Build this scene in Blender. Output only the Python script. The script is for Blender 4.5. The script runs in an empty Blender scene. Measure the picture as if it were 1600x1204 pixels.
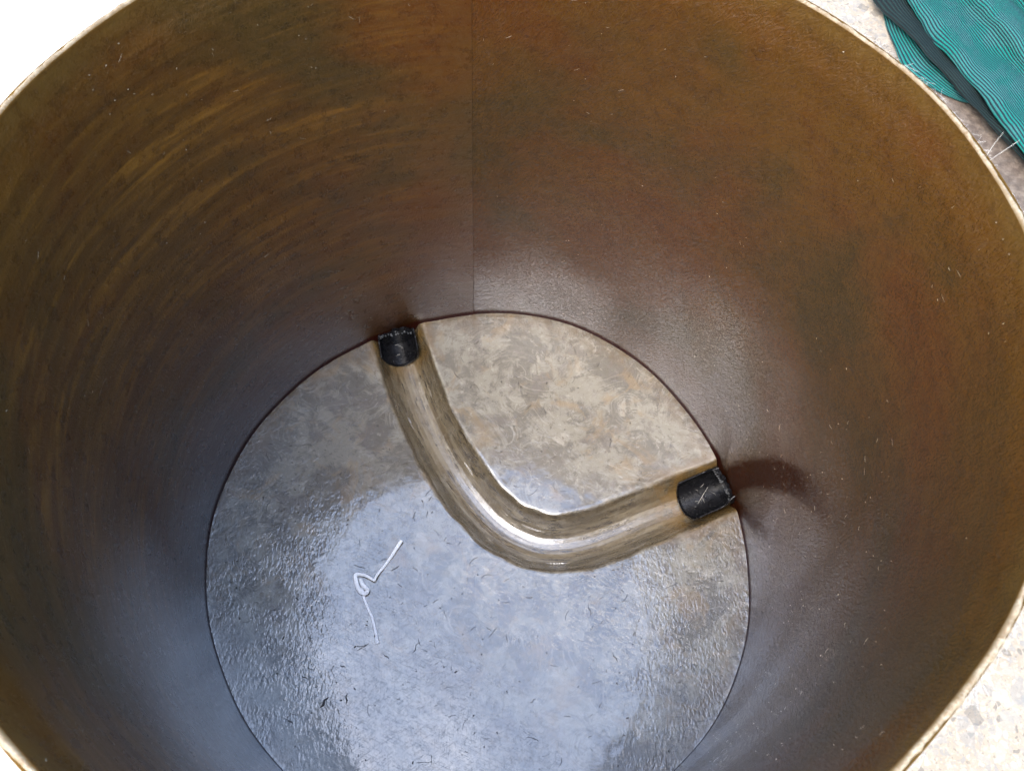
import bpy, math, random
import numpy as np
from mathutils import Vector, Matrix, noise

random.seed(7)
rng = np.random.default_rng(11)
scn = bpy.context.scene
COL = scn.collection
PI = math.pi

# ------------------------------------------------------------------ camera
cam_d = bpy.data.cameras.new('camera')
cam = bpy.data.objects.new('camera', cam_d)
COL.objects.link(cam)
R_ = Vector((0.99928906, 0.00780747, 0.03688382))
U_ = Vector((-0.02250966, 0.90836535, 0.4175712))
F_ = Vector((0.03024381, 0.41810457, -0.9078953))
m = Matrix(((R_.x, U_.x, -F_.x), (R_.y, U_.y, -F_.y), (R_.z, U_.z, -F_.z)))
cam.matrix_world = Matrix.Translation((0.0, -0.4003, 1.5993)) @ m.to_4x4()
cam_d.sensor_width = 36.0
cam_d.lens = 30.49
cam_d.clip_start = 0.02
cam_d.clip_end = 400.0
cam_d.dof.use_dof = True
cam_d.dof.focus_distance = 1.62
cam_d.dof.aperture_fstop = 11.0
scn.camera = cam

# ------------------------------------------------------------------ sky, sun, exposure
SUN_EL, SUN_AZ = math.radians(59), math.radians(218)     # azimuth: direction the light comes from, from +y clockwise
world = bpy.data.worlds.new('World')
scn.world = world
world.use_nodes = True
wn = world.node_tree
bg = wn.nodes['Background']
sky = wn.nodes.new('ShaderNodeTexSky')
sky.sky_type = 'NISHITA'
sky.sun_disc = False
sky.sun_elevation = SUN_EL
sky.sun_rotation = SUN_AZ
sky.air_density = 1.5
sky.dust_density = 3.6
sky.ozone_density = 4.0
wn.links.new(sky.outputs[0], bg.inputs[0])
bg.inputs[1].default_value = 0.15
sd = bpy.data.lights.new('sun', 'SUN')
sd.energy = 0.5
sd.angle = math.radians(50)
sd.color = (1.0, 0.98, 0.95)
sun = bpy.data.objects.new('sun', sd)
COL.objects.link(sun)
dirv = Vector((math.sin(SUN_AZ) * math.cos(SUN_EL), math.cos(SUN_AZ) * math.cos(SUN_EL), math.sin(SUN_EL)))
sun.rotation_euler = dirv.to_track_quat('Z', 'Y').to_euler()
sun.location = (0, 0, 4)
scn.view_settings.view_transform = 'Standard'
scn.view_settings.look = 'None'
scn.view_settings.gamma = 1.0
scn.view_settings.use_curve_mapping = False
scn.view_settings.exposure = 2.5

# ------------------------------------------------------------------ helpers
def tag(o, label=None, cat=None, group=None, kind=None):
    if label: o['label'] = label
    if cat: o['category'] = cat
    if group: o['group'] = group
    if kind: o['kind'] = kind
    return o

def empty(name, loc=(0, 0, 0)):
    o = bpy.data.objects.new(name, None)
    COL.objects.link(o)
    o.location = loc
    o.empty_display_size = 0.05
    return o

def mesh_obj(name, V, Fc, mat, parent=None, smooth=True):
    me = bpy.data.meshes.new(name)
    V = np.asarray(V, dtype=np.float32)
    Fc = np.asarray(Fc, dtype=np.int32)
    n, k = Fc.shape
    me.vertices.add(len(V)); me.vertices.foreach_set('co', V.ravel())
    me.loops.add(n * k); me.loops.foreach_set('vertex_index', Fc.ravel())
    me.polygons.add(n)
    me.polygons.foreach_set('loop_start', np.arange(0, n * k, k, dtype=np.int32))
    me.polygons.foreach_set('loop_total', np.full(n, k, dtype=np.int32))
    me.update(calc_edges=True)
    me.polygons.foreach_set('use_smooth', np.full(n, smooth, dtype=bool))
    me.materials.append(mat)
    me.update()
    o = bpy.data.objects.new(name, me)
    COL.objects.link(o)
    if parent: o.parent = parent
    return o

def vattr(o, name, arr):
    a = o.data.attributes.new(name, 'FLOAT_VECTOR', 'POINT')
    a.data.foreach_set('vector', np.asarray(arr, dtype=np.float32).ravel())

def sstep(a, b, x):
    t = np.clip((x - a) / (b - a), 0, 1)
    return t * t * (3 - 2 * t)

def tubes(strands, radius, sides=4):
    """strands: list of (list of points, optional radius) -> V, F"""
    V = []; Fc = []
    for pts, r in strands:
        pts = [Vector(p) for p in pts]
        base = len(V)
        n = len(pts)
        for i, p in enumerate(pts):
            t = (pts[min(i + 1, n - 1)] - pts[max(i - 1, 0)])
            if t.length < 1e-9: t = Vector((1, 0, 0))
            t.normalize()
            a = t.cross(Vector((0.13, 0.21, 0.97)))
            if a.length < 1e-3: a = t.cross(Vector((1, 0, 0)))
            a.normalize(); b = t.cross(a)
            rr = (r if r else radius)
            if isinstance(rr, (list, tuple)): rr = rr[i]
            if i in (0, n - 1): rr = rr * 0.5
            for s in range(sides):
                an = 2 * PI * s / sides
                V.append(p + (a * math.cos(an) + b * math.sin(an)) * rr)
        for i in range(n - 1):
            for s in range(sides):
                s2 = (s + 1) % sides
                Fc.append((base + i * sides + s, base + i * sides + s2, base + (i + 1) * sides + s2, base + (i + 1) * sides + s))
    return [tuple(v) for v in V], Fc

class NT:
    """small node-tree writer"""
    def __init__(self, name):
        self.mat = bpy.data.materials.new(name)
        self.mat.use_nodes = True
        self.t = self.mat.node_tree
        self.bsdf = self.t.nodes['Principled BSDF']
        self.out = self.t.nodes['Material Output']
    def n(self, typ, **kw):
        nd = self.t.nodes.new(typ)
        for k, v in kw.items(): setattr(nd, k, v)
        return nd
    def put(self, sock, v):
        if isinstance(v, bpy.types.NodeSocket): self.t.links.new(v, sock)
        elif v is not None:
            if isinstance(v, (tuple, list)) and len(v) == 3 and sock.type == 'RGBA': v = (*v, 1)
            sock.default_value = v
    def math(self, op, a, b=None, c=None, clamp=False):
        nd = self.n('ShaderNodeMath', operation=op, use_clamp=clamp)
        self.put(nd.inputs[0], a)
        if b is not None: self.put(nd.inputs[1], b)
        if c is not None: self.put(nd.inputs[2], c)
        return nd.outputs[0]
    def vec(self, op, a, b=None):
        nd = self.n('ShaderNodeVectorMath', operation=op)
        self.put(nd.inputs[0], a)
        if b is not None:
            if op == 'SCALE': self.put(nd.inputs['Scale'], b)
            else: self.put(nd.inputs[1], b)
        return nd.outputs['Value'] if op in ('LENGTH', 'DISTANCE', 'DOT_PRODUCT') else nd.outputs[0]
    def xyz(self, v):
        nd = self.n('ShaderNodeSeparateXYZ'); self.put(nd.inputs[0], v); return nd.outputs
    def comb(self, x, y, z=0.0):
        nd = self.n('ShaderNodeCombineXYZ')
        for i, q in enumerate((x, y, z)): self.put(nd.inputs[i], q)
        return nd.outputs[0]
    def ramp(self, x, a, b, c=0.0, d=1.0, smooth=True):
        nd = self.n('ShaderNodeMapRange', interpolation_type='SMOOTHSTEP' if smooth else 'LINEAR')
        self.put(nd.inputs[0], x)
        for i, q in enumerate((a, b, c, d)): self.put(nd.inputs[i + 1], q)
        return nd.outputs[0]
    def noise(self, v, scale, detail=4, rough=0.55, dist=0.0, color=False, lac=2.0):
        nd = self.n('ShaderNodeTexNoise')
        self.put(nd.inputs['Vector'], v)
        nd.inputs['Scale'].default_value = scale; nd.inputs['Detail'].default_value = detail
        nd.inputs['Roughness'].default_value = rough; nd.inputs['Distortion'].default_value = dist
        nd.inputs['Lacunarity'].default_value = lac
        return nd.outputs['Color'] if color else nd.outputs['Fac']
    def voro(self, v, scale, feature='F1', rnd=1.0, smooth=None):
        nd = self.n('ShaderNodeTexVoronoi', feature=feature)
        self.put(nd.inputs['Vector'], v)
        nd.inputs['Scale'].default_value = scale
        nd.inputs['Randomness'].default_value = rnd
        return nd.outputs
    def mapp(self, v, scale=(1, 1, 1), rot=(0, 0, 0), loc=(0, 0, 0)):
        nd = self.n('ShaderNodeMapping')
        self.put(nd.inputs[0], v)
        nd.inputs['Location'].default_value = loc; nd.inputs['Rotation'].default_value = rot; nd.inputs['Scale'].default_value = scale
        return nd.outputs[0]
    def mix(self, f, a, b, mode='MIX'):
        nd = self.n('ShaderNodeMix', data_type='RGBA', blend_type=mode)
        self.put(nd.inputs[0], f); self.put(nd.inputs[6], a); self.put(nd.inputs[7], b)
        return nd.outputs[2]
    def attr(self, name):
        nd = self.n('ShaderNodeAttribute', attribute_name=name)
        return nd.outputs['Vector']
    def pos(self):
        return self.n('ShaderNodeNewGeometry').outputs['Position']
    def bump(self, h, strength, dist, prev=None):
        nd = self.n('ShaderNodeBump')
        self.put(nd.inputs['Height'], h); self.put(nd.inputs['Strength'], strength)
        nd.inputs['Distance'].default_value = dist
        if prev is not None: self.put(nd.inputs['Normal'], prev)
        return nd.outputs[0]
    def fibres(self, v, sx, sy, angles, detail=1.5):
        """chopped-strand look: noise stretched along several directions, kept where it peaks"""
        acc = None
        for i, a in enumerate(angles):
            q = self.mapp(v, rot=(0, 0, a), loc=(i * 3.17, i * 1.3, 0))
            q = self.mapp(q, scale=(sx, sy, 1))
            f = self.noise(q, 1.0, detail, 0.5, 0.6)
            acc = f if acc is None else self.math('MAXIMUM', acc, f)
        return acc
    def set(self, **kw):
        for k, v in kw.items(): self.put(self.bsdf.inputs[k.replace('_', ' ')], v)

# ------------------------------------------------------------------ chamber shape (metres)
H = 0.9307
FLOOR_C = [(2, .0019, .00125), (3, -.00918, -.00496), (4, 0.0, -.00786)]
RIM_C = [(2, .01831, .00241), (3, .00766, .01159)]
def floor_r(th):
    return 0.5 * (1 + sum(a * np.cos(h * th) + b * np.sin(h * th) for h, a, b in FLOOR_C))
def rim_r(th):
    return 0.5 * (0.9912 + sum(a * np.cos(h * th) + b * np.sin(h * th) for h, a, b in RIM_C))
SEAM = math.radians(93.4)
TH_PIPES = (math.radians(16.2), math.radians(112.6))
def wrap(a): return (a + PI) % (2 * PI) - PI
def wall_r(th, z):
    fr, rr = floor_r(th), rim_r(th)
    r = fr + (rr - 0.0055 - fr) * np.clip(z / (H - .05), 0, 1)
    r = r + 0.0055 * sstep(H - .070, H - .020, z) + .002 * sstep(H - .03, H, z)
    for i, tp in enumerate(TH_PIPES):                  # laminate humps over the pipe sockets
        d = wrap(th - tp) * 0.5
        zz = np.clip(z, 0, None)
        spread = .026 + zz * .22
        hump = np.exp(-(d / spread) ** 2) * np.exp(-(zz / .11) ** 2) * sstep(.004, .05, z)
        dip = np.exp(-((d - .05 - zz * .2) / (.02 + zz * .15)) ** 2) + np.exp(-((d + .05 + zz * .2) / (.02 + zz * .15)) ** 2)
        r = r - (.010 if i == 0 else .007) * hump + (.0035 if i == 0 else .002) * dip * np.exp(-(zz / .12) ** 2)
    # slow unevenness of hand-laid laminate
    r = r + .0012 * np.sin(5 * th + 9 * z) * np.sin(11 * z + 2 * th) + .0006 * np.sin(17 * th - 21 * z)
    return r

# channel centre line
CL = [(-.197, .500), (-.187, .455), (-.165, .385), (-.129, .290), (-.088, .207), (-.052, .148), (-.010, .092), (.040, .045), (.095, .019), (.140, .0135),
      (.188, .020), (.240, .037), (.305, .065), (.3935, .101), (.4665, .132), (.505, .149)]
def catmull(P, per):
    P = [np.array(p, float) for p in P]
    P = [2 * P[0] - P[1]] + P + [2 * P[-1] - P[-2]]
    out = []
    for i in range(1, len(P) - 2):
        for k in range(per):
            t = k / per
            a, b, c, d = P[i - 1], P[i], P[i + 1], P[i + 2]
            out.append(.5 * ((2 * b) + (-a + c) * t + (2 * a - 5 * b + 4 * c - d) * t * t + (-a + 3 * b - 3 * c + d) * t ** 3))
    out.append(P[-2])
    return np.array(out)
CLp = catmull(CL, 8)
for _ in range(6): CLp[1:-1] = .25 * CLp[:-2] + .5 * CLp[1:-1] + .25 * CLp[2:]
CLs = np.concatenate([[0], np.cumsum(np.hypot(*np.diff(CLp, axis=0).T))])
LEN = CLs[-1]
def chan_coords(X, Y):
    best = np.full(X.shape, 9.); S = np.zeros(X.shape); A = np.zeros(X.shape)
    for i in range(len(CLp) - 1):
        p, q = CLp[i], CLp[i + 1]; d = q - p; L = np.hypot(*d)
        t = np.clip(((X - p[0]) * d[0] + (Y - p[1]) * d[1]) / L ** 2, 0, 1)
        dx, dy = X - p[0] - t * d[0], Y - p[1] - t * d[1]
        D = np.hypot(dx, dy)
        k = D < best
        best = np.where(k, D, best)
        S = np.where(k, np.sign(d[0] * dy - d[1] * dx) * D, S)
        A = np.where(k, CLs[i] + t * L, A)
    return S, A
PROF_S = np.array([0, .010, .020, .028, .034, .040, .045, .0495, .053, .057, .062, 9])
PROF_Z = np.array([-.052, -.0510, -.0480, -.0420, -.0345, -.0225, -.0125, -.0050, -.0018, -.0004, 0, 0])

# ------------------------------------------------------------------ materials
def mat_wall():
    m = NT('amber_laminate')
    uv = m.attr('uvw'); s = m.xyz(uv); u, z = s[0], s[1]
    left = m.ramp(u, 1.50, 1.70, 1, 0)                     # 1 on the older, brushed half
    # broad patches
    P3 = m.pos()
    leftc = m.math('MULTIPLY', left, m.ramp(m.math('ADD', u, m.math('MULTIPLY', m.noise(uv, 20, 4), .10)), .05, .24))
    big = m.noise(m.mapp(P3, scale=(3.4, 3.4, 3.6)), 1, 5, .6, .4)
    big2 = m.noise(m.mapp(P3, scale=(2.6, 2.6, 3.0), loc=(7, 3, 0)), 1, 4, .6, .3)
    streak = m.noise(m.mapp(uv, scale=(4.5, 42, 1), rot=(0, 0, .03), loc=(1.3, 0, 0)), 1, 7, .70, .7)
    streak2 = m.noise(m.mapp(uv, scale=(9, 70, 1), rot=(0, 0, .05), loc=(4.3, 2, 0)), 1, 4, .6, .5)
    mott = m.noise(P3, 46, 6, .7)
    grain = m.noise(P3, 420, 3, .6)
    dark, brown, ochre, red, olive = (.012, .0054, .0016), (.053, .0215, .0030), (.165, .070, .009), (.054, .0165, .0025), (.032, .0180, .0042)
    c = m.mix(m.ramp(big, .36, .62), brown, red)
    c = m.mix(m.ramp(big2, .46, .64), c, olive)
    so = m.math('MULTIPLY', m.ramp(streak, .43, .72), m.math('MULTIPLY_ADD', leftc, 1.0, .12))
    so = m.math('MULTIPLY', so, m.math('MULTIPLY', m.ramp(mott, .30, .62, .25, 1.0), m.ramp(z, .93, .74, .25, 1.0)))
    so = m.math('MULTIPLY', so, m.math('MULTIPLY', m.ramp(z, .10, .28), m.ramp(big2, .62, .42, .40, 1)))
    c = m.mix(so, c, ochre)
    sd_ = m.math('MULTIPLY', m.ramp(streak2, .52, .70), m.math('MULTIPLY_ADD', leftc, .30, .12))
    c = m.mix(sd_, c, dark)
    # darker resin low on the wall and dark runs
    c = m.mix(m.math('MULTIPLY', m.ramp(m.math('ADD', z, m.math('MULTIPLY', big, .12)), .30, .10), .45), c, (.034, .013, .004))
    c = m.mix(m.math('MULTIPLY', m.ramp(mott, .40, .70), .38), c, (.060, .027, .006))
    c = m.mix(m.math('MULTIPLY', m.ramp(mott, .52, .30), .30), c, (.018, .009, .004))
    # strand pattern seen through the resin
    fb = m.fibres(uv, 60, 900, (.3, 1.2, 2.2, 2.9))
    fbm = m.ramp(fb, .58, .72)
    c = m.mix(m.math('MULTIPLY', fbm, .42), c, (.08, .042, .014))
    sp = m.math('MULTIPLY', m.ramp(grain, .62, .80), m.ramp(m.noise(uv, 14, 3), .45, .62))
    c = m.mix(m.math('MULTIPLY', sp, .45), c, (.20, .14, .07))
    # resin-rich red brown line in the corner and thick resin round the two pipe sockets
    c = m.mix(m.ramp(m.math('ADD', z, m.math('MULTIPLY', mott, .008)), .022, .013), c, (.030, .006, .004))
    sock = m.xyz(m.attr('sock'))[0]
    hairy = m.fibres(uv, 26, 190, (.7, 1.1, 1.6, 2.1), 3)
    sock = m.math('MULTIPLY', sock, m.ramp(m.math('ADD', m.math('MULTIPLY', sock, .55), m.math('MULTIPLY', m.math('SUBTRACT', hairy, .56), 2.2)), .05, .50), clamp=True)
    sk = m.math('MULTIPLY', sock, m.ramp(m.noise(uv, 30, 5, .65), .2, .55, .55, 1))
    c = m.mix(m.math('MULTIPLY', sk, .95, clamp=True), c, (.026, .0075, .003))
    # pale thin laminate towards the rim
    c = m.mix(m.math('MULTIPLY', m.ramp(z, H - .040, H - .001), m.ramp(mott, .3, .7, .35, .8)), c, (.085, .045, .010))
    # relief
    wob = m.ramp(m.fibres(uv, 85, 300, (1.05, 1.35, 1.75, .75), 2), .50, .70)
    fine = m.fibres(uv, 120, 1000, (.2, 1.1, 1.9, 2.7), 2)
    lump = m.noise(uv, 34, 3, .6)
    rt = m.math('SUBTRACT', 1.0, left)
    amp = m.math('MULTIPLY', m.math('MULTIPLY_ADD', rt, .74, .20), m.ramp(z, .45, .85, 1, .42))
    h = m.math('ADD', m.math('MULTIPLY', wob, amp), m.math('MULTIPLY', fine, .4))
    b1 = m.bump(h, .65, .0026)
    b2 = m.bump(lump, .22, .003, b1)
    b3 = m.bump(m.noise(m.mapp(uv, scale=(8, 55, 1)), 1, 3), m.math('MULTIPLY', left, .30), .004, b2)
    rough = m.math('MULTIPLY_ADD', left, .06, .17)
    rough = m.math('ADD', rough, m.math('MULTIPLY', mott, .10))
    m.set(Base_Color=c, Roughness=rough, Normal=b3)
    m.put(m.bsdf.inputs['IOR'], 1.50)
    # resin that ran down and pooled leaves a glossier skin low on the wall
    ang = m.math('ARCTAN2', m.xyz(P3)[1], m.xyz(P3)[0])
    zn = m.math('ADD', z, m.math('MULTIPLY', m.math('SUBTRACT', big, .5), .35))
    pa = m.math('MULTIPLY', m.math('MULTIPLY', m.ramp(ang, -.45, -.10), m.ramp(ang, 1.2, .50, .12, 1)), m.ramp(zn, .52, .20))
    pb = m.math('MULTIPLY', m.math('MULTIPLY', m.ramp(ang, .85, 1.35), m.ramp(ang, 1.632, 1.622)), m.ramp(zn, .36, .12))
    pc = m.math('MULTIPLY', m.ramp(z, .75, .30), m.ramp(m.xyz(P3)[1], .0, -.25))
    wet = m.math('MAXIMUM', m.math('MAXIMUM', pa, pb), m.math('MAXIMUM', m.math('MULTIPLY', pc, 1.0), m.math('MULTIPLY', m.ramp(zn, .4, .1), .25)))
    dry = m.math('SUBTRACT', 1.0, m.math('MULTIPLY', sock, .97), clamp=True)
    dry = m.math('MAXIMUM', dry, m.xyz(m.attr('sock'))[1])
    dry = m.math('MULTIPLY', dry, m.ramp(z, .010, .024))
    m.set(Coat_Weight=m.math('MULTIPLY', wet, dry, clamp=True), Coat_Roughness=m.math('MULTIPLY_ADD', left, .09, .045), Coat_Normal=m.bump(m.math('ADD', wob, m.math('MULTIPLY', fine, .3)), m.math('MULTIPLY_ADD', rt, .60, .12), .0050))
    m.set(Specular_IOR_Level=m.math('MULTIPLY', m.math('MULTIPLY_ADD', dry, .95, .05), m.math('MULTIPLY_ADD', wet, .30, .20)))
    m.bsdf.inputs['Coat IOR'].default_value = 1.75
    # the thin top few centimetres let daylight through
    tr = m.n('ShaderNodeBsdfTranslucent'); m.put(tr.inputs[0], (.75, .42, .10)); 
    mx = m.n('ShaderNodeMixShader')
    m.put(mx.inputs[0], m.math('ADD', m.math('MULTIPLY', m.ramp(z, H - .040, H), .06), m.math('MULTIPLY', m.ramp(z, H - .010, H), .10)))
    m.t.links.new(m.bsdf.outputs[0], mx.inputs[1]); m.t.links.new(tr.outputs[0], mx.inputs[2])
    m.t.links.new(mx.outputs[0], m.out.inputs[0])
    return m.mat

def mat_rim():
    m = NT('raw_laminate_edge')
    p = m.pos()
    c = m.mix(m.ramp(m.noise(p, 60, 5, .7), .35, .7), (.17, .105, .045), (.36, .29, .19))
    fb = m.fibres(p, 90, 700, (.3, 1.2, 2.2, 2.9))
    c = m.mix(m.math('MULTIPLY', m.ramp(fb, .55, .7), .6), c, (.50, .43, .31))
    acr = m.math('ADD', m.xyz(m.attr('across'))[0], m.math('MULTIPLY', m.math('SUBTRACT', m.noise(p, 45, 5, .7), .5), .7))
    c = m.mix(m.ramp(acr, .50, .02), c, (.11, .062, .017))
    c = m.mix(m.math('MULTIPLY', m.ramp(m.noise(p, 25, 4), .5, .65), .35), c, (.22, .16, .09))
    m.set(Base_Color=c, Roughness=.55, Normal=m.bump(m.noise(p, 320, 5, .7), .4, .001))
    tr = m.n('ShaderNodeBsdfTranslucent'); m.put(tr.inputs[0], (.9, .66, .25))
    mx = m.n('ShaderNodeMixShader'); m.put(mx.inputs[0], .18)
    m.t.links.new(m.bsdf.outputs[0], mx.inputs[1]); m.t.links.new(tr.outputs[0], mx.inputs[2])
    m.t.links.new(mx.outputs[0], m.out.inputs[0])
    return m.mat

def mat_floor():
    m = NT('trowelled_gelcoat')
    p = m.pos(); q = m.comb(m.xyz(p)[0], m.xyz(p)[1], 0.0)
    ch = m.xyz(m.attr('chan')); s, al, rad = ch[0], ch[1], ch[2]        # across, along, distance to the wall
    warp = m.vec('SCALE', m.vec('SUBTRACT', m.noise(q, 9, 3, .55, color=True), (.5, .5, .5)), .045)
    qw = m.vec('ADD', q, warp)
    # trowel swirls: arcs round a point of their own in every patch
    def swirl(scale, freq, off):
        v = m.voro(m.vec('ADD', qw, off), scale, 'F1')
        cell = v['Position']; rc = m.vec('SCALE', m.vec('SUBTRACT', v['Color'], (.5, .5, .5)), 2.2 / scale)
        loc = m.vec('SUBTRACT', m.vec('ADD', qw, off), m.vec('ADD', cell, rc))
        d = m.vec('LENGTH', m.comb(m.xyz(loc)[0], m.xyz(loc)[1], 0.0))
        d = m.math('ADD', d, m.math('MULTIPLY', m.noise(q, 30, 2), .0025))
        n1 = m.noise(m.comb(m.math('MULTIPLY', d, freq), m.math('MULTIPLY', m.xyz(cell)[0], 40), 0.0), 1, 3, .65)
        return n1, v
    sw1, v1 = swirl(11, 190, (.3, .1, 0))
    sw2, v2 = swirl(19, 250, (1.7, .9, 0))
    pick = m.ramp(m.noise(q, 13, 3), .47, .53)
    sw = m.math('ADD', m.math('MULTIPLY', sw1, pick), m.math('MULTIPLY', sw2, m.math('SUBTRACT', 1, pick)))
    swk = m.ramp(m.noise(m.mapp(q, loc=(2, 7, 0)), 8, 4, .6), .44, .58)
    br = m.math('MULTIPLY', m.math('SUBTRACT', sw, .5), .22)                 # trowel arcs fray the patch edges
    patch = m.math('ADD', m.noise(qw, 9, 7, .66, .25), br)
    patch2 = m.math('ADD', m.noise(m.mapp(qw, loc=(3, 1, 0)), 15, 7, .70, .3), br)
    patch3 = m.noise(m.mapp(qw, loc=(6, 8, 0)), 55, 6, .74, .2)
    c = m.mix(m.ramp(patch, .43, .55), (.096, .083, .059), (.200, .182, .138))
    c = m.mix(m.math('MULTIPLY', m.ramp(patch2, .53, .60), .75), c, (.098, .080, .063))
    c = m.mix(m.math('MULTIPLY', m.ramp(patch2, .43, .35), .65), c, (.325, .295, .235))
    c = m.mix(m.math('MULTIPLY', m.ramp(patch3, .54, .61), .62), c, (.066, .054, .037))
    c = m.mix(m.math('MULTIPLY', m.ramp(patch3, .42, .34), .45), c, (.340, .310, .245))
    c = m.mix(m.math('MULTIPLY', m.ramp(sw, .52, .66), m.math('MULTIPLY', swk, .30)), c, (.35, .32, .26))
    c = m.mix(m.math('MULTIPLY', m.ramp(sw, .46, .32), m.math('MULTIPLY', swk, .40)), c, (.070, .056, .042))
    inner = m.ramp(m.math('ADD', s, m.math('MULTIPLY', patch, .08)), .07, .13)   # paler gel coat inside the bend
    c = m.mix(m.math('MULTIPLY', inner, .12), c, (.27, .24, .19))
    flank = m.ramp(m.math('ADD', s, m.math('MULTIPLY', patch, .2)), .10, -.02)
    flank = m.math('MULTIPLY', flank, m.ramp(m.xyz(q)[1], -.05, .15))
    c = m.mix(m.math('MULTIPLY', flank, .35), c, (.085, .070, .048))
    # ochre resin bleeding in
    oc = m.math('MULTIPLY', m.ramp(m.noise(m.mapp(qw, loc=(9, 4, 0)), 12, 5, .65, 1.0), .52, .68), .55)
    c = m.mix(oc, c, (0.220, 0.149, 0.069))
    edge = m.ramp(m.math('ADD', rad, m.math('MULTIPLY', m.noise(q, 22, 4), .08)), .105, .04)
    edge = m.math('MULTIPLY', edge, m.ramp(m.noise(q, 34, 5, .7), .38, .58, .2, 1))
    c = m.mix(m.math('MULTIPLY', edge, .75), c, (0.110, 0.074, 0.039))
    # fine hairs and specks set in the surface
    hair = m.ramp(m.fibres(q, 55, 1500, (.4, 1.5, 2.5), 1), .665, .70)
    c = m.mix(m.math('MULTIPLY', m.math('MULTIPLY', hair, m.ramp(m.noise(q, 16, 2), .48, .6)), .65), c, (0.039, 0.030, 0.025))
    sp = m.math('MULTIPLY', m.ramp(m.noise(q, 260, 3, .6), .70, .76), m.ramp(m.noise(q, 9, 2), .42, .6))
    c = m.mix(m.math('MULTIPLY', sp, .8), c, (0.050, 0.039, 0.030))
    # channel: resin-soaked, darker, streaked lengthwise
    ab = m.math('ABSOLUTE', s)
    wob = m.math('MULTIPLY', m.math('SUBTRACT', m.noise(q, 45, 4, .6), .5), .010)
    mask = m.ramp(m.math('ADD', ab, wob), .0575, .0515)
    cc = m.comb(m.math('MULTIPLY', al, 9), m.math('MULTIPLY', s, 150), 0.0)
    st = m.noise(cc, 1, 6, .70, .3)
    st2 = m.noise(m.comb(m.math('MULTIPLY', al, 26), m.math('MULTIPLY', s, 300), 3.0), 1, 4, .7, .4)
    k = m.mix(m.ramp(st, .40, .62), (.115, .085, .045), (.215, .175, .110))
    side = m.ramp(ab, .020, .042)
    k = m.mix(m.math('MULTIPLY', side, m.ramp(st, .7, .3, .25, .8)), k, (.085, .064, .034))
    dk = m.math('MULTIPLY', m.ramp(st2, .51, .57), m.ramp(m.noise(m.comb(m.math('MULTIPLY', al, 14), m.math('MULTIPLY', s, 60), 8.0), 1, 3), .46, .54))
    k = m.mix(m.math('MULTIPLY', dk, .85), k, (0.030, 0.021, 0.012))
    k = m.mix(m.math('MULTIPLY', m.ramp(m.noise(q, 55, 4), .55, .7), .35), k, (0.253, 0.220, 0.165))
    # amber resin pooled near the two pipe ends
    endm = m.math('MAXIMUM', m.ramp(al, .16, .085), m.ramp(al, LEN - .21, LEN - .13))
    am = m.math('MULTIPLY', endm, m.ramp(m.noise(q, 38, 4, .6), .36, .56))
    k = m.mix(m.math('MULTIPLY', am, .75), k, (0.165, 0.094, 0.025))
    grime = m.math('MULTIPLY', m.ramp(ab, .043, .052), m.ramp(m.noise(q, 32, 5, .65), .38, .58))
    k = m.mix(m.math('MULTIPLY', grime, .7), k, (.060, .046, .028))
    c = m.mix(mask, c, k)
    fringe = m.math('MULTIPLY', m.math('MULTIPLY', endm, m.ramp(m.math('ADD', ab, m.math('MULTIPLY', wob, 3)), .080, .058)), .6)
    c = m.mix(m.math('MULTIPLY', fringe, m.math('SUBTRACT', 1, mask)), c, (0.149, 0.088, 0.028))
    lip = m.math('MULTIPLY', m.math('MULTIPLY', m.ramp(ab, .0530, .0565), m.ramp(ab, .0620, .0575)), m.ramp(m.noise(q, 70, 3), .45, .6))
    c = m.mix(m.math('MULTIPLY', lip, .25), c, (0.330, 0.286, 0.209))
    # relief: orange peel on the two flanks, smooth resin in the middle
    X = m.xyz(q)[0]; Y = m.xyz(q)[1]
    fl = m.math('MAXIMUM', m.ramp(m.math('ADD', X, m.math('MULTIPLY', patch, .10)), -.13, -.27), m.ramp(m.math('ADD', X, m.math('MULTIPLY', patch, -.12)), .16, .27))
    fl = m.math('MULTIPLY', fl, m.ramp(Y, .22, .05))
    fl = m.math('MAXIMUM', fl, m.math('MULTIPLY', m.ramp(rad, .035, .01), .7))
    peel = m.math('ADD', m.noise(m.mapp(q, scale=(1, .55, 1), rot=(0, 0, .5)), 190, 2, .5, .4), m.math('MULTIPLY', m.noise(q, 70, 2), .8))
    fl = m.math('MULTIPLY', fl, m.ramp(m.noise(m.mapp(q, loc=(1, 5, 0)), 14, 4, .6), .40, .60, .25, 1))
    notch = m.math('SUBTRACT', 1.0, mask)
    b = m.bump(peel, m.math('MULTIPLY', m.math('MULTIPLY_ADD', fl, .27, .012), notch), .0042)
    b = m.bump(sw, m.math('MULTIPLY', notch, .09), .0010, b)
    b = m.bump(m.noise(q, 28, 3, .5), .05, .004, b)
    b = m.bump(m.math('ADD', hair, sp), .25, .0006, b)
    b = m.bump(m.math('ADD', st, m.math('MULTIPLY', m.noise(q, 90, 3), .8)), m.math('MULTIPLY', mask, .25), .0014, b)
    rough = m.ramp(m.noise(qw, 17, 5, .65), .35, .7, .05, .15)
    rough = m.math('ADD', rough, m.math('MULTIPLY', m.ramp(sw, .4, .65), .05))
    rough = m.math('ADD', rough, m.math('MULTIPLY', mask, m.ramp(st, .35, .65, .24, .06)))
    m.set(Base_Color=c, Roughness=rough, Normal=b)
    m.put(m.bsdf.inputs['IOR'], 1.5)
    m.set(Coat_Weight=1.0, Coat_Roughness=m.math('MULTIPLY', rough, .8), Coat_Normal=b)
    m.bsdf.inputs['Coat IOR'].default_value = 1.9
    return m.mat

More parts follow.
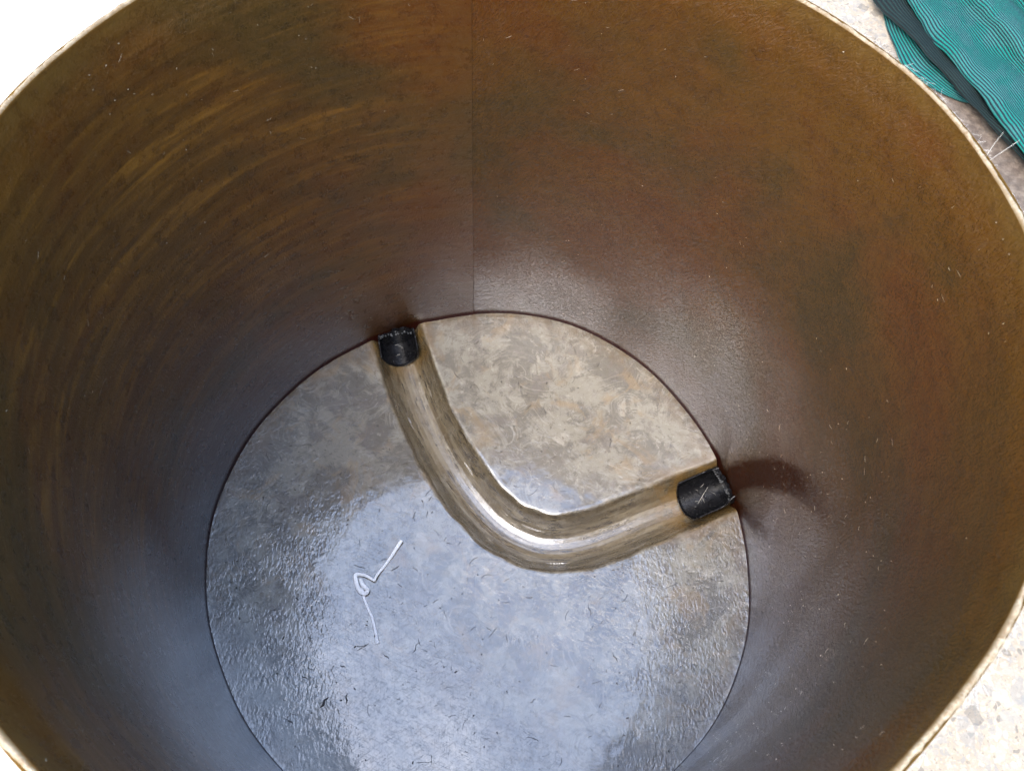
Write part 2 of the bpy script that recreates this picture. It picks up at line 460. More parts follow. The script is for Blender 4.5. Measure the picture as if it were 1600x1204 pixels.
def mat_black():
    m = NT('black_pipe_plastic')
    p = m.pos()
    n1 = m.noise(p, 90, 5, .65)
    c = m.mix(m.ramp(m.noise(p, 300, 3), .68, .74), (.006, .006, .007), (.25, .24, .22))
    m.set(Base_Color=c, Roughness=m.ramp(n1, .3, .7, .16, .42), Normal=m.bump(m.noise(p, 190, 4, .6), .5, .0012))
    return m.mat
def mat_grey():
    m = NT('torn_plastic_edge')
    m.set(Base_Color=m.mix(m.noise(m.pos(), 200, 3), (.03, .032, .034), (.20, .205, .205)), Roughness=.4)
    return m.mat
def mat_white(name, col, rough=.45, trans=0):
    m = NT(name)
    m.set(Base_Color=m.mix(m.ramp(m.noise(m.pos(), 240, 3), .3, .7), tuple(x * .88 for x in col), col), Roughness=rough)
    return m.mat

def mat_ground():
    m = NT('chipped_stone_concrete')
    p = m.pos(); q = m.comb(m.xyz(p)[0], m.xyz(p)[1], 0.0)
    qd = m.vec('ADD', q, m.vec('SCALE', m.vec('SUBTRACT', m.noise(q, 50, 3, color=True), (0.304, 0.279, 0.248)), .010))
    def chips(scale, th0, th1, off):
        v = m.voro(m.vec('ADD', qd, off), scale, 'F1')
        e = m.voro(m.vec('ADD', qd, off), scale, 'DISTANCE_TO_EDGE')
        rnd = m.xyz(v['Color'])
        keep = m.ramp(rnd[0], th0, th0 + .01)
        body = m.ramp(e['Distance'], .05, .10)
        return m.math('MULTIPLY', keep, body), rnd
    k1, r1 = chips(34, .60, .46, (0, 0, 0))
    k2, r2 = chips(85, .50, .45, (2, 1, 0))
    k3, r3 = chips(210, .55, .45, (4, 3, 0))
    base = m.mix(m.noise(q, 7, 6, .7), (0.243, 0.184, 0.129), (0.389, 0.324, 0.253))
    base = m.mix(m.math('MULTIPLY', m.ramp(m.noise(q, 70, 5, .7), .45, .7), .5), base, (0.425, 0.368, 0.298))
    def chipcol(r):
        a = m.mix(m.ramp(r[1], .25, .75), (0.219, 0.206, 0.194), (0.425, 0.357, 0.278))
        return m.mix(m.ramp(r[2], .82, .88), a, (0.122, 0.106, 0.094))
    c = m.mix(m.math('MULTIPLY', k3, .5), base, chipcol(r3))
    c = m.mix(m.math('MULTIPLY', k2, .65), c, chipcol(r2))
    c = m.mix(m.math('MULTIPLY', k1, .55), c, chipcol(r1))
    c = m.mix(1.0, c, (.78, .76, .72), 'MULTIPLY')
    c = m.mix(1.0, c, (1.0, 1.02, 1.0), 'MULTIPLY')
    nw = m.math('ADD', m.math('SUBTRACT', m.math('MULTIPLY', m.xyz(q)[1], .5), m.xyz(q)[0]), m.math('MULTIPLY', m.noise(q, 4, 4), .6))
    c = m.mix(m.ramp(nw, .55, 1.05), c, (.62, .57, .50))      # sunlit glare painted into the slab colour, paler to the north-west
    # shade of chamber and cloth painted into the slab as a brown tint
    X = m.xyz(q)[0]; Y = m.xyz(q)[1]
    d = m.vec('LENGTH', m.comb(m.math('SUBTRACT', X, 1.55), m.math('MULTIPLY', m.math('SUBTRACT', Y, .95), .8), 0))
    shade_tint = m.math('MULTIPLY', m.ramp(m.math('ADD', d, m.math('MULTIPLY', m.noise(q, 5, 5, .65), .35)), .90, .60), m.ramp(m.noise(q, 24, 5, .7), .3, .6, .75, .97))
    c = m.mix(shade_tint, c, m.mix(m.ramp(m.noise(q, 40, 5, .7), .4, .65), (0.055, 0.036, 0.024), (0.116, 0.084, 0.059)))
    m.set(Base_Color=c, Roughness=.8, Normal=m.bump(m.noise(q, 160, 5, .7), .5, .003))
    return m.mat

def mat_cloth(name, warp_c, rib_c, glow):
    m = NT(name)
    uv = m.xyz(m.attr('uvc')); u, v = uv[0], uv[1]        # u along, v across (metres)
    v = m.math('ADD', v, m.math('MULTIPLY', m.noise(m.comb(u, v, 0), 9, 2), .010))
    ph = m.math('FRACT', m.math('MULTIPLY', v, 1 / .0078))
    rib = m.math('ABSOLUTE', m.math('MULTIPLY_ADD', ph, 2, -1))            # 0..1..0 across one rib
    weft = m.math('ABSOLUTE', m.math('MULTIPLY_ADD', m.math('FRACT', m.math('MULTIPLY', u, 1 / .0030)), 2, -1))
    line = m.ramp(rib, .42, .72)
    big = m.noise(m.comb(u, v, 0), 12, 3, .6)
    a = m.mix(m.ramp(big, .42, .58), warp_c, glow)
    a = m.mix(m.math('MULTIPLY', weft, .45), a, tuple(x * .4 for x in warp_c))
    c = m.mix(line, a, rib_c)
    h = m.math('ADD', m.math('MULTIPLY', m.ramp(rib, .8, .2), 1), m.math('MULTIPLY', weft, .35))
    m.set(Base_Color=c, Roughness=.8, Normal=m.bump(h, .8, .0016))
    m.put(m.bsdf.inputs['Specular IOR Level'], .2)
    return m.mat

M_wall, M_rim, M_floor, M_black, M_grey = mat_wall(), mat_rim(), mat_floor(), mat_black(), mat_grey()
M_str = mat_white('white_plastic_string', (.93, .93, .93), .4)
M_glass = mat_white('glass_fibre', (.62, .58, .50), .4)
M_pale = mat_white('trapped_fibre', (.52, .44, .32), .35)
M_hair = mat_white('dark_hair_fibre', (.055, .045, .04), .5)

# ------------------------------------------------------------------ ground
g = 60.0
gz = -0.10
nv = 80
xs = np.concatenate([-np.geomspace(g, 2.0, 12), np.linspace(-1.9, 1.9, 60), np.geomspace(2.0, g, 12)])
GX, GY = np.meshgrid(xs, xs)
GZ = gz + 0 * GX
n = len(xs)
idx = np.arange(n * n).reshape(n, n)
Fq = np.stack([idx[:-1, :-1], idx[:-1, 1:], idx[1:, 1:], idx[1:, :-1]], -1).reshape(-1, 4)
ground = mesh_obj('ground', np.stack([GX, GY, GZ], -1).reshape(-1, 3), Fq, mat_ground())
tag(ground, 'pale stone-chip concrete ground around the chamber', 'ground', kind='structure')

# ------------------------------------------------------------------ inspection chamber
cham = empty('inspection_chamber', (0, 0, gz))
tag(cham, 'open round brown fibreglass chamber with a curved drain channel in its grey floor', 'drain chamber')
def part(name, V, Fc, mat, parent=cham, smooth=True):
    V = np.array(V, dtype=float)
    if parent is cham: V[:, 2] -= gz
    return mesh_obj(name, V, Fc, mat, parent, smooth)

# shell: inner face, outer face, closed underneath
NTH, NZ = 1000, 280
th = SEAM + np.linspace(0, 2 * PI, NTH + 1)
zz = np.concatenate([np.linspace(-.062, .02, 40)[:-1], np.linspace(.02, H, NZ - 39)])
TH, ZZ = np.meshgrid(th, zz)
RR = wall_r(TH, ZZ)
du = (TH - SEAM) * .5
RR = RR - .0008 * sstep(.30, .0, du) * (du < .31)           # lap of the joint stands a little proud on one side
inn = np.stack([RR * np.cos(TH), RR * np.sin(TH), ZZ], -1)
zt = np.array([H, H - .03, H - .1, .5, 0., gz + .002])
TO, ZO = np.meshgrid(th, zt)
thk = .0075 + .0012 * np.sin(7 * TO) * np.sin(3 * TO + 1)
RO = wall_r(TO, ZO) + thk
out = np.stack([RO * np.cos(TO), RO * np.sin(TO), ZO], -1)
V = np.concatenate([inn.reshape(-1, 3), out.reshape(-1, 3)])
NC = NTH + 1
def gridf(rows, off, flip):
    i = np.arange(rows * NC).reshape(rows, NC) + off
    f = np.stack([i[:-1, :-1], i[:-1, 1:], i[1:, 1:], i[1:, :-1]], -1).reshape(-1, 4)
    return f[:, ::-1] if flip else f
Fi = gridf(len(zz), 0, True)
Fo = gridf(len(zt), len(zz) * NC, True)
shell = part('chamber_wall', V, np.concatenate([Fi, Fo]), M_wall)
uvw = np.zeros((len(V), 3)); uvw[:len(zz) * NC, 0] = ((TH - SEAM) * .5).ravel(); uvw[:len(zz) * NC, 1] = ZZ.ravel()
uvw[len(zz) * NC:, 0] = ((TO - SEAM) * .5).ravel(); uvw[len(zz) * NC:, 1] = ZO.ravel()
vattr(shell, 'uvw', uvw)
sk = np.zeros((len(V), 3)); s_ = 0
for i, tp in enumerate(TH_PIPES):
    d = wrap(TH - tp) * .5; z0 = np.clip(ZZ, 0, None)
    if i == 0:
        td = np.degrees(wrap(TH))
        ca = np.interp(z0, [0, .06, .12, .25, .355, .46, .6], [15.5, 15, 13.5, 8.0, 1.0, -8, -20])
        cb = np.interp(z0, [0, .07, .14, .25, .40], [10.5, 4.5, .5, -4.5, -12])
        s_ = s_ + np.exp(-((td - ca) / (3.0 + z0 * 5)) ** 4) * sstep(.54, .22, z0) * 1.25
        s_ = s_ + np.exp(-((td - cb) / (3.4 + z0 * 9)) ** 2) * sstep(.30, .04, z0) * 1.0
        s_ = s_ + np.exp(-(d / .05) ** 2) * np.exp(-(z0 / .03) ** 2)
    else:
        s_ = s_ + np.exp(-(d / (.045 + z0 * .35)) ** 2) * np.exp(-(z0 / .10) ** 2) * .9
sk[:len(zz) * NC, 0] = np.clip(s_, 0, 1).ravel()
d_ = np.radians(np.degrees(wrap(TH)) - np.interp(ZZ, [0, .07, .185, .364, .5], [12.5, 9.0, 5.0, -3.5, -11])) * .5
sk[:len(zz) * NC, 1] = (np.exp(-(d_ / (.007 + np.clip(ZZ, 0, 1) * .05)) ** 2) * sstep(.46, .20, ZZ) * sstep(.0, .012, ZZ)).ravel()
vattr(shell, 'sock', sk)

# rim: the cut top edge
K = 9
thr = SEAM + np.linspace(0, 2 * PI, 1400 + 1)
prof = [(0, -.005), (.0003, -.0005), (.0014, .0012), (.0028, .0018), (.0042, .0014), (.0056, .0002), (.0068, -.002), (.0076, -.008), (.0080, -.020)]
rv = np.zeros((K, 1401, 3))
jag = np.array([noise.noise(Vector((math.cos(t) * 14, math.sin(t) * 14, 3))) for t in thr])
jag2 = np.array([noise.noise(Vector((math.cos(t) * 70, math.sin(t) * 70, 5))) for t in thr])
for k, (a, b) in enumerate(prof):
    w = a * (1 + .22 * jag + .14 * jag2)
    r = wall_r(thr, np.full_like(thr, H)) + w
    rv[k, :, 0] = r * np.cos(thr); rv[k, :, 1] = r * np.sin(thr)
    rv[k, :, 2] = H + b + (.0012 * jag + .0010 * jag2) * (1 if k else 0)
i = np.arange(K * 1401).reshape(K, 1401)
rim = part('cut_rim', rv.reshape(-1, 3), np.stack([i[:-1, :-1], i[:-1, 1:], i[1:, 1:], i[1:, :-1]], -1).reshape(-1, 4)[:, ::-1], M_rim)
vattr(rim, 'across', np.stack([np.repeat(np.linspace(0, 1, K), 1401)] * 3, -1))

# frayed glass fibres standing off the rim
st = []
def fray(t, z, r0, L, outw, up, rad):
    rd = Vector((math.cos(t), math.sin(t), 0)); tg = Vector((-math.sin(t), math.cos(t), 0))
    p = rd * r0 + Vector((0, 0, z))
    d = (rd * outw + tg * random.uniform(-1.3, 1.3) + Vector((0, 0, up))).normalized()
    cur = Vector((random.gauss(0, 1), random.gauss(0, 1), random.gauss(0, .6))) * .22
    pts = []
    for k in range(5):
        pts.append(p.copy()); p = p + d * (L / 4); d = (d + cur * .5).normalized()
    return (pts, rad)
for k in range(5200):
    t = random.uniform(0, 2 * PI)
    clump = noise.noise(Vector((math.cos(t) * 9, math.sin(t) * 9, 0)))
    if clump < random.uniform(-.45, .25) or (t > PI and random.random() < .65): continue
    r0 = float(wall_r(np.array(t), np.array(H))) + random.uniform(.006, .0105)
    st.append(fray(t, H - random.uniform(0, .016), r0, random.uniform(.004, .015), random.uniform(.2, 1.0), random.uniform(-.7, .15), random.uniform(.00007, .00013)))
for (td, L, up) in ((18.5, .034, 1.5), (18.5 + .5, .030, 1.4), (44, .014, .4), (18.5 - 4, .016, -.2)):
    t = math.radians(td)
    st.append(fray(t, H - .003, float(wall_r(np.array(t), np.array(H))) + .007, L, .5, up, .00018))
V, Fc = tubes(st, .0002, 3)
tag(part('frayed_fibre', V, Fc, M_glass), kind='stuff')

# floor plate with the channel pressed into it
NR, NA = 330, 1150
ta = np.linspace(0, 2 * PI, NA, endpoint=False)
ra = np.linspace(0, 1, NR + 1)[1:] ** .9
TA, RA = np.meshgrid(ta, ra)
Rf = floor_r(TA) + .0015
for i_, tp in enumerate(TH_PIPES):
    pass
X = RA * Rf * np.cos(TA); Y = RA * Rf * np.sin(TA)
X = np.concatenate([[0.], X.ravel()]); Y = np.concatenate([[0.], Y.ravel()])
S, A = chan_coords(X, Y)
rads = np.concatenate([[.5], ((1 - RA) * Rf).ravel()])
def fbm(x, y, f, seed):
    r = np.random.default_rng(seed); o = 0
    for k in range(14):
        a = r.uniform(0, 2 * PI); w = f * r.uniform(.5, 1.7); o = o + np.sin((x * math.cos(a) + y * math.sin(a)) * w + r.uniform(0, 6)) / 3.7
    return o
Sd = S + .0018 * fbm(X, Y, 70, 5) * (np.abs(S) > .03)
Z = np.interp(np.abs(Sd), PROF_S, PROF_Z)
Z = Z + .0007 * fbm(X, Y, 22, 1) + .00006 * fbm(X, Y, 160, 2)
Z = Z + .0007 * np.exp(-(np.clip(rads - .001, 0, 1) / .0045)) * (np.abs(S) > .05)      # bead of resin against the wall
Z = Z + .0004 * np.exp(-((np.abs(S) - .059) / .004) ** 2) * (.5 + .5 * fbm(X, Y, 90, 9))
V = np.stack([X, Y, Z], -1)
ii = np.arange(NR * NA).reshape(NR, NA) + 1
i2 = np.roll(ii, -1, axis=1)
quads = np.stack([ii[:-1], ii[1:], i2[1:], i2[:-1]], -1).reshape(-1, 4)
tri = np.stack([np.zeros(NA, int), ii[0], i2[0], i2[0]], -1)
cx = np.abs(S[quads]).mean(1)
ischan = cx < .060
def sub(name, q):
    used = np.unique(q); mp = np.full(len(V), -1); mp[used] = np.arange(len(used))
    o = part(name, V[used], mp[q], M_floor)
    vattr(o, 'chan', np.stack([S[used], A[used], rads[used]], -1))
    return o
# centre fan: collapse to a small hole closed by quads
cap = [[0, int(ii[0][k]), int(ii[0][k + 1]), int(ii[0][(k + 2) % NA])] for k in range(0, NA - 1, 2)]
sub('floor_plate', np.concatenate([quads[~ischan], np.array(cap)]))
sub('drain_channel', quads[ischan])

# the two black pipe ends let into the channel
def pipe_end(end, wall_pt, length, lab, seed):
    rnd = random.Random(seed)
    a = np.array(end); w = np.array(wall_pt); d = (w - a) / np.linalg.norm(w - a); nrm = np.array([-d[1], d[0]])
    L = np.linalg.norm(w - a)
    V = []; Fc = []
    NS, NL = 40, 16
    r = .0365; cz = -.0085
    top = {}
    for layer, rr in enumerate((r, r + .0030)):
        for l in range(NL + 1):
            t = l / NL
            x = t * L
            # arc opens from a half pipe to a nearly closed ring at the wall, torn edge
            for s in range(NS + 1):
                f = s / NS * 2 - 1
                half = PI / 2 + .10 + max(0, t - .72) * (.7 if seed == 1 else .5) * PI * (1.0 + .25 * math.sin(9 * t + seed))
                ang = f * half
                p = a + d * x + nrm * (math.sin(ang) * rr)
                zc = cz - math.cos(ang) * rr * (1.02 if layer else 1) + .0035 * t
                xx = -.003 * math.cos(ang * 2) * (1 - t)
                V.append((p[0] + d[0] * xx, p[1] + d[1] * xx, zc))
    W = NS + 1; B = (NL + 1) * W
    for l in range(NL):
        for s in range(NS):
            q = [l * W + s, l * W + s + 1, (l + 1) * W + s + 1, (l + 1) * W + s]
            Fc.append(q); Fc.append([B + k for k in q[::-1]])
    for s in range(NS): Fc.append([s, s + 1, B + s + 1, B + s])
    for l in range(NL):
        Fc.append([l * W, (l + 1) * W, B + (l + 1) * W, B + l * W])
        Fc.append([l * W + NS, (l + 1) * W + NS, B + (l + 1) * W + NS, B + l * W + NS])
    o = part('pipe_end', V, Fc, M_black)
    o['label'] = lab
    # dark plug closing the bore in the plane of the wall
    V = []; Fc = []
    n = 36
    c = a + d * (L - .0035)
    V.append((c[0], c[1], cz))
    for k in range(n):
        an = 2 * PI * k / n
        up = math.cos(an)
        rr = r * .995
        z = cz + up * rr
        if up > 0:
            z = cz + min(up * rr, .019 + .005 * math.sin(3.1 * an + seed) + rnd.uniform(-.0035, .0035))
        p = c + nrm * math.sin(an) * rr
        V.append((p[0], p[1], z))
    for k in range(n): Fc.append([0, 1 + k, 1 + (k + 1) % n, 1 + (k + 1) % n])
    Fc = [[f[0], f[1], f[2]] for f in Fc]
    V = np.array(V); V[:, 2] -= 0
    # give the plug thickness
    V2 = V + np.array([d[0], d[1], 0]) * .006
    nn = len(V)
    F2 = [[x + nn for x in f[::-1]] for f in Fc] + [[1 + k, 1 + (k + 1) % n, nn + 1 + (k + 1) % n] for k in range(n)] + [[1 + k, nn + 1 + (k + 1) % n, nn + 1 + k] for k in range(n)]
    Vp = np.concatenate([V, V2])
    pl = mesh_obj('bore_plug', Vp - np.array([0, 0, gz]), Fc + F2, M_black, o, False)
    # torn bits along its upper edge
    S_ = []
    for k in range(26):
        f = rnd.uniform(-.95, .95)
        base = c + nrm * f * r - d * .001
        z = cz + .017 + rnd.uniform(-.004, .005) - .010 * f * f
        h = rnd.uniform(.003, .010)
        p0 = Vector((base[0], base[1], z)); p1 = p0 + Vector((-d[0] * .003 + rnd.uniform(-.003, .003), -d[1] * .003 + rnd.uniform(-.003, .003), h * .6))
        S_.append(([p0, (p0 + p1) / 2 + Vector((rnd.uniform(-.001, .001), 0, .0005)), p1], rnd.uniform(.0010, .0026)))
    Vt, Ft = tubes(S_, .001, 4)
    Vt = np.array(Vt) - np.array([0, 0, gz])
    mesh_obj('torn_edge', Vt, Ft, M_grey, o, False)
    # a few loose glass fibres stuck in the pipe
    S_ = []
    for k in range(5 if seed == 1 else 3):
        q = a + d * rnd.uniform(.3, .9) * L + nrm * rnd.uniform(-.02, .02)
        an = rnd.uniform(0, PI)
        LL = rnd.uniform(.006, .013)
        S_.append(([(q[0], q[1], -.036), (q[0] + math.cos(an) * LL * .5, q[1] + math.sin(an) * LL * .5, -.030), (q[0] + math.cos(an) * LL, q[1] + math.sin(an) * LL, -.031)], .0003))
    if seed == 1:
        S_.append(([(.4215, .104, -.030), (.432, .121, -.020), (.438, .131, -.008)], .0006))
    for s1 in S_:
        Vt, Ft = tubes([s1], .0004, 4)
        mesh_obj('stuck_fibre', np.array(Vt) - np.array([0, 0, gz]), Ft, M_glass, o)
pipe_end((.3935, .101), (.4685, .1345), .08, 'right-hand black pipe end with a white fibre stuck in it', 1)
pipe_end((-.178, .400), (-.1885, .4495), .07, 'upper left black pipe end with a grey torn edge', 2)

# glass fibres caught in the wall resin
st = []
for k in range(1300):
    t = SEAM + random.uniform(0, 2 * PI); z = random.uniform(.03, H - .01)
    c1 = noise.noise(Vector((math.cos(t) * 3.3, math.sin(t) * 3.3, z * 5)))
    if c1 < random.uniform(-.3, .35): continue
    L = random.choice((.0012, .0016, .002, .003, .005, .009)) * random.uniform(.7, 1.3)
    an = random.uniform(0, 2 * PI); cv = random.uniform(-1, 1) * 60
    pts = []; uu, vv = t, z
    for j in range(4):
        r = float(wall_r(np.array(uu), np.array(vv))) - .0004 - (.0006 if j in (1, 2) else 0) * random.random()
        pts.append((r * math.cos(uu), r * math.sin(uu), vv))
        uu += math.cos(an) * L / 3 / .5; vv += math.sin(an) * L / 3; an += cv * L / 3
    st.append((pts, random.uniform(.00010, .00032) if L < .003 else random.uniform(.00007, .00014)))
V, Fc = tubes(st, .0003, 3)
tag(part('trapped_fibre', V, Fc, M_pale), kind='stuff')

# dark hairs and crumbs embedded in the floor
def floor_z(x, y):
    s, a = chan_coords(np.array([x]), np.array([y]))
    return float(np.interp(abs(s[0]), PROF_S, PROF_Z)) + .0008
st = []
for k in range(480):
    a = random.uniform(0, 2 * PI); r = .48 * math.sqrt(random.random())
    x, y = r * math.cos(a), r * math.sin(a)
    s, _ = chan_coords(np.array([x]), np.array([y]))
    if abs(s[0]) < .066: continue
    L = random.choice((.002, .003, .004, .007, .012, .02)) * random.uniform(.6, 1.2)
    an = random.uniform(0, 2 * PI); cv = random.uniform(-1, 1) * 70
    pts = []
    for j in range(6):
        pts.append((x, y, .0012)); x += math.cos(an) * L / 5; y += math.sin(an) * L / 5; an += cv * L / 5
    st.append((pts, random.uniform(.00026, .00045) if L > .005 else random.uniform(.0004, .0012)))
for (x, y, L, an, r_) in ((-.273, -.282, .022, .7, .0022), (-.229, -.276, .018, 1.3, .0012), (-.316, -.308, .012, 2.3, .0012), (-.235, -.215, .010, 2.6, .0010), (-.30, -.235, .012, 2.4, .0009),
                          (-.044, -.221, .006, 0, .0014), (.245, -.20, .018, 1.8, .0008), (.09, -.27, .012, .4, .0006), (-.12, -.19, .024, .8, .0005), (-.16, -.20, .014, 2.2, .0008),
                          (.12, .27, .026, 1.4, .0006), (.20, -.12, .022, 1.5, .0006), (-.35, -.17, .008, 1, .0014), (-.33, -.10, .007, 2, .0013), (.02, -.15, .012, 2.2, .0006)):
    st.append(([(x, y, .001), (x + math.cos(an) * L * .33, y + math.sin(an) * L * .33, .0016), (x + math.cos(an + .35) * L * .66, y + math.sin(an + .35) * L * .66, .0014), (x + math.cos(an + .2) * L, y + math.sin(an + .2) * L, .001)], [r_ * .5, r_, r_ * .8, r_ * .4]))
V, Fc = tubes(st, .0003, 4)
tag(part('dark_hair', V, Fc, M_hair), kind='stuff')

# ------------------------------------------------------------------ string lying on the floor
STRING = [[-0.1502, 0.0119, 0.012], [-0.1632, -0.0113, 0.008], [-0.1761, -0.0325, 0.006], [-0.1884, -0.0494, 0.011], [-0.1935, -0.0585, 0.014], [-0.1955, -0.0630, 0.012], [-0.2058, -0.0575, 0.013], [-0.2169, -0.0536, 0.012], [-0.2289, -0.0532, 0.01], [-0.2299, -0.0585, 0.008], [-0.2268, -0.0708, 0.006], [-0.2214, -0.0811, 0.006], [-0.2123, -0.0865, 0.008], [-0.2063, -0.0835, 0.011], [-0.2084, -0.0790, 0.012], [-0.215, -0.0726, 0.012], [-0.2215, -0.0608, 0.010], [-0.2188, -0.0690, 0.005], [-0.2150, -0.0818, 0.004], [-0.2112, -0.0955, 0.003], [-0.2029, -0.1136, 0.003], [-0.1948, -0.1284, 0.004], [-0.189, -0.1472, 0.003], [-0.1814, -0.1746, 0.003]]
P = catmull([(x_, y_, .0015 + (z_ - .003) * .45) for x_, y_, z_ in STRING], 8)
pts = [Vector(p) for p in P]
V = []; Fc = []
N = len(pts)
for i, p in enumerate(pts):
    t = (pts[min(i + 1, N - 1)] - pts[max(i - 1, 0)]).normalized()
    side = t.cross(Vector((0, 0, 1))).normalized(); up = side.cross(t)
    tw = .45 * math.sin(i * .13) + .1
    sd_, u_ = side * math.cos(tw) + up * math.sin(tw), up * math.cos(tw) - side * math.sin(tw)
    f = i / (N - 1)
    wdt = .0036 * (1 - .30 * math.sin(f * 9)) * (1 if .1 < f < .72 else 1.0); hgt = .0009
    wdt *= .8 if .68 < f < .78 else 1
    for sg, sh in ((-1, 0), (-.7, 1), (.7, 1), (1, 0), (.7, -1), (-.7, -1)):
        q = p + sd_ * wdt * sg + u_ * hgt * sh
        V.append((q.x, q.y, max(q.z, .0012)))
for i in range(N - 1):
    for s in range(6):
        Fc.append((i * 6 + s, i * 6 + (s + 1) % 6, (i + 1) * 6 + (s + 1) % 6, (i + 1) * 6 + s))
Fc.append((0, 1, 2, 3)); Fc.append((0, 3, 4, 5)); b = (N - 1) * 6; Fc.append((b, b + 1, b + 2, b + 3)); Fc.append((b, b + 3, b + 4, b + 5))
string = mesh_obj('string', V, Fc, M_str)
tag(string, 'short length of white flat plastic string with a loose knot lying on the chamber floor', 'string')

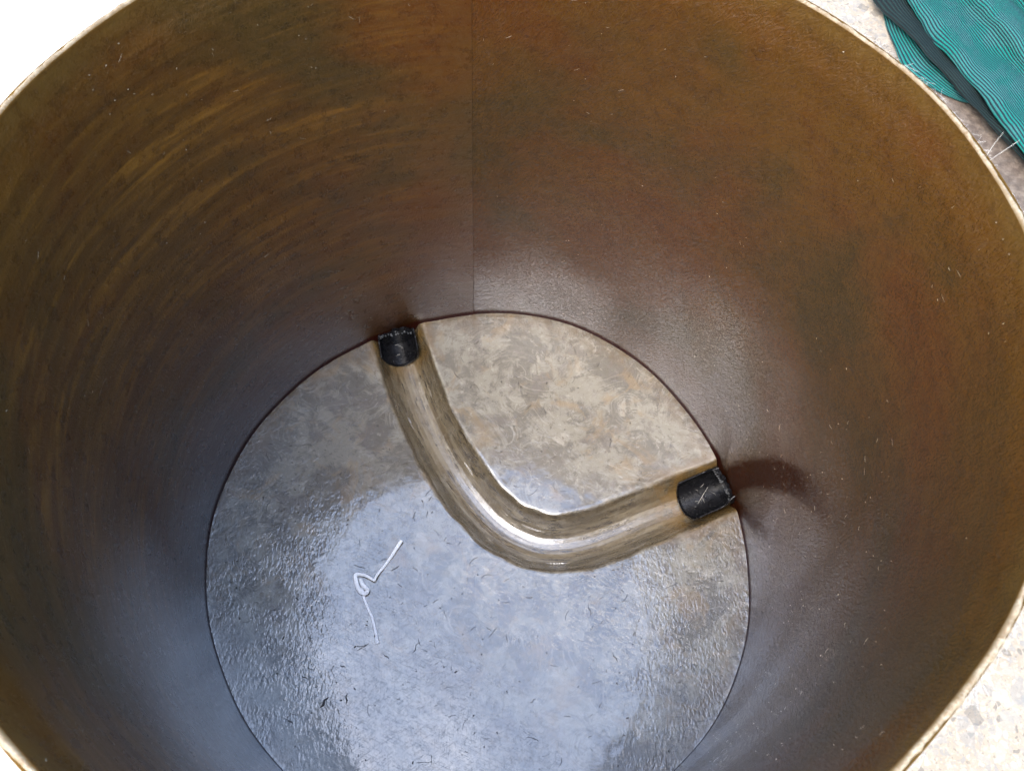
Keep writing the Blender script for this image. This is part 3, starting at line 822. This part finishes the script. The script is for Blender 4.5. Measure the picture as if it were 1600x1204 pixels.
# ------------------------------------------------------------------ cloth
CLOTH = [
     [[1.069, 1.6083, -0.096], [1.0654, 1.5252, -0.096], [1.0671, 1.454, -0.096], [1.0766, 1.3896, -0.096], [1.0858, 1.3355, -0.096], [1.1228, 1.286, -0.096], [1.1635, 1.2504, -0.096], [1.2153, 1.2223, -0.096]] , # flap_edge
     [[1.0988, 1.618, -0.086], [1.1001, 1.5254, -0.086], [1.1057, 1.4592, -0.086], [1.1173, 1.3995, -0.086], [1.1364, 1.3458, -0.086], [1.1681, 1.2981, -0.086], [1.2036, 1.2557, -0.086], [1.2436, 1.2056, -0.086]] , # flap_mid
     [[1.1398, 1.6348, -0.09], [1.1459, 1.5514, -0.09], [1.1555, 1.4895, -0.09], [1.1719, 1.4293, -0.09], [1.196, 1.3752, -0.09], [1.2309, 1.3271, -0.09], [1.2643, 1.2753, -0.09], [1.2956, 1.2029, -0.09]] , # flap_in
     [[1.1166, 1.6415, -0.084], [1.1338, 1.5586, -0.084], [1.147, 1.4968, -0.084], [1.1661, 1.432, -0.084], [1.1882, 1.3687, -0.084], [1.2287, 1.2988, -0.084], [1.2716, 1.2307, -0.084], [1.3099, 1.1348, -0.084]] , # turn1
     [[1.0218, 1.6225, -0.072], [1.0401, 1.5404, -0.072], [1.0744, 1.4755, -0.072], [1.1106, 1.4075, -0.072], [1.1416, 1.3364, -0.072], [1.1864, 1.2721, -0.072], [1.2183, 1.2002, -0.072], [1.334, 0.9921, -0.072]] , # band_edge
     [[1.0618, 1.625, -0.064], [1.0838, 1.548, -0.064], [1.1079, 1.4872, -0.064], [1.1401, 1.4188, -0.064], [1.1707, 1.3475, -0.064], [1.2048, 1.2826, -0.064], [1.2469, 1.1982, -0.064], [1.3563, 1.0101, -0.064]] , # band_top
     [[1.1532, 1.6537, -0.08], [1.1725, 1.5657, -0.08], [1.1957, 1.4853, -0.08], [1.2203, 1.4164, -0.08], [1.2442, 1.3491, -0.08], [1.2745, 1.2837, -0.08], [1.3116, 1.1944, -0.08], [1.4109, 1.0333, -0.08]] , # band_in
     [[1.1596, 1.6593, -0.076], [1.1805, 1.5616, -0.076], [1.2035, 1.4813, -0.076], [1.2279, 1.4126, -0.076], [1.2482, 1.3453, -0.076], [1.2773, 1.2755, -0.076], [1.3142, 1.1866, -0.076], [1.4152, 1.0222, -0.076]] , # turn2
     [[1.1083, 1.6203, -0.058], [1.1207, 1.5334, -0.058], [1.1424, 1.4635, -0.058], [1.1703, 1.3774, -0.058], [1.211, 1.2945, -0.058], [1.2486, 1.2054, -0.058], [1.2765, 1.1106, -0.058], [1.354, 0.9276, -0.058]] , # panel_edge
     [[1.1285, 1.6196, -0.04], [1.1447, 1.538, -0.04], [1.1694, 1.4683, -0.04], [1.1975, 1.387, -0.04], [1.2374, 1.3041, -0.04], [1.2785, 1.2194, -0.04], [1.311, 1.1206, -0.04], [1.3832, 0.949, -0.04]] , # panel_a
     [[1.221, 1.701, -0.066], [1.2392, 1.6117, -0.066], [1.2661, 1.5352, -0.066], [1.2972, 1.4515, -0.066], [1.3368, 1.3662, -0.066], [1.3766, 1.2746, -0.066], [1.4118, 1.1731, -0.066], [1.4787, 1.0164, -0.066]] , # panel_b
     [[1.2628, 1.6968, -0.028], [1.2832, 1.6084, -0.028], [1.3112, 1.5278, -0.028], [1.3442, 1.4451, -0.028], [1.3821, 1.3605, -0.028], [1.4234, 1.2699, -0.028], [1.4567, 1.1694, -0.028], [1.5204, 1.0261, -0.028]] , # panel_c
     [[1.3675, 1.8041, -0.08], [1.3915, 1.7117, -0.08], [1.4233, 1.6275, -0.08], [1.4566, 1.541, -0.08], [1.495, 1.4525, -0.08], [1.5368, 1.3578, -0.08], [1.5713, 1.2571, -0.08], [1.6404, 1.1113, -0.08]] , # panel_d
     [[1.4111, 1.7974, -0.04], [1.4323, 1.7006, -0.04], [1.4626, 1.6172, -0.04], [1.4979, 1.5317, -0.04], [1.5344, 1.4441, -0.04], [1.5743, 1.3504, -0.04], [1.6069, 1.2508, -0.04], [1.6775, 1.1109, -0.04]] , # panel_e
     [[1.5922, 1.9351, -0.088], [1.6159, 1.8331, -0.088], [1.6492, 1.7454, -0.088], [1.6824, 1.65, -0.088], [1.722, 1.558, -0.088], [1.7612, 1.4593, -0.088], [1.7961, 1.3547, -0.088], [1.8725, 1.2165, -0.088]] , # panel_f
]

nG = len(CLOTH)
L8 = [catmull(g_, 10) for g_ in CLOTH]                 # along
L8 = np.array(L8)                                      # guides x samples x 3
fine = []
for j in range(L8.shape[1]): fine.append(catmull(list(L8[:, j, :]), 9))
G = np.array(fine)                                     # samples x across x 3
ns, nc = G.shape[:2]
for a in range(ns):                                    # creases and sag of the cloth
    for b_ in range(nc):
        p = G[a, b_]
        w = noise.noise(Vector((p[0] * 9, p[1] * 9, b_ * .06))) * .015 + noise.noise(Vector((p[0] * 30, p[1] * 30, b_ * .1))) * .0025
        G[a, b_, 2] = max(p[2] + w * (1 if b_ > 30 else .3), gz + .003)
du = np.concatenate([np.zeros((1, nc)), np.cumsum(np.linalg.norm(np.diff(G, axis=0), axis=2), axis=0)])
dvv = np.linalg.norm(np.diff(G, axis=1), axis=2).mean(0)
dv = np.concatenate([[0], np.cumsum(dvv)])
i = np.arange(ns * nc).reshape(ns, nc)
Fcl = np.stack([i[:-1, :-1], i[:-1, 1:], i[1:, 1:], i[1:, :-1]], -1).reshape(-1, 4)
M_c1 = mat_cloth('ribbed_teal_cloth', (.003, .125, .098), (.006, .014, .018), (.024, .125, .110))
M_c2 = mat_cloth('ribbed_dark_cloth', (.003, .014, .012), (.0025, .003, .003), (.006, .018, .015))
cl = mesh_obj('cloth', G.reshape(-1, 3), Fcl, M_c1)
cl.data.materials.append(M_c2)
band = np.tile(np.arange(nc - 1), ns - 1)
mi = ((band >= 9 * 3) & (band < 9 * 7)).astype(np.int32)
cl.data.polygons.foreach_set('material_index', mi)
vattr(cl, 'uvc', np.stack([du, np.tile(dv, (ns, 1)), 0 * du], -1).reshape(-1, 3))
so = cl.modifiers.new('thickness', 'SOLIDIFY'); so.thickness = .0012
tag(cl, 'folded teal and dark green ribbed cloth lying on the ground beside the chamber rim', 'cloth')
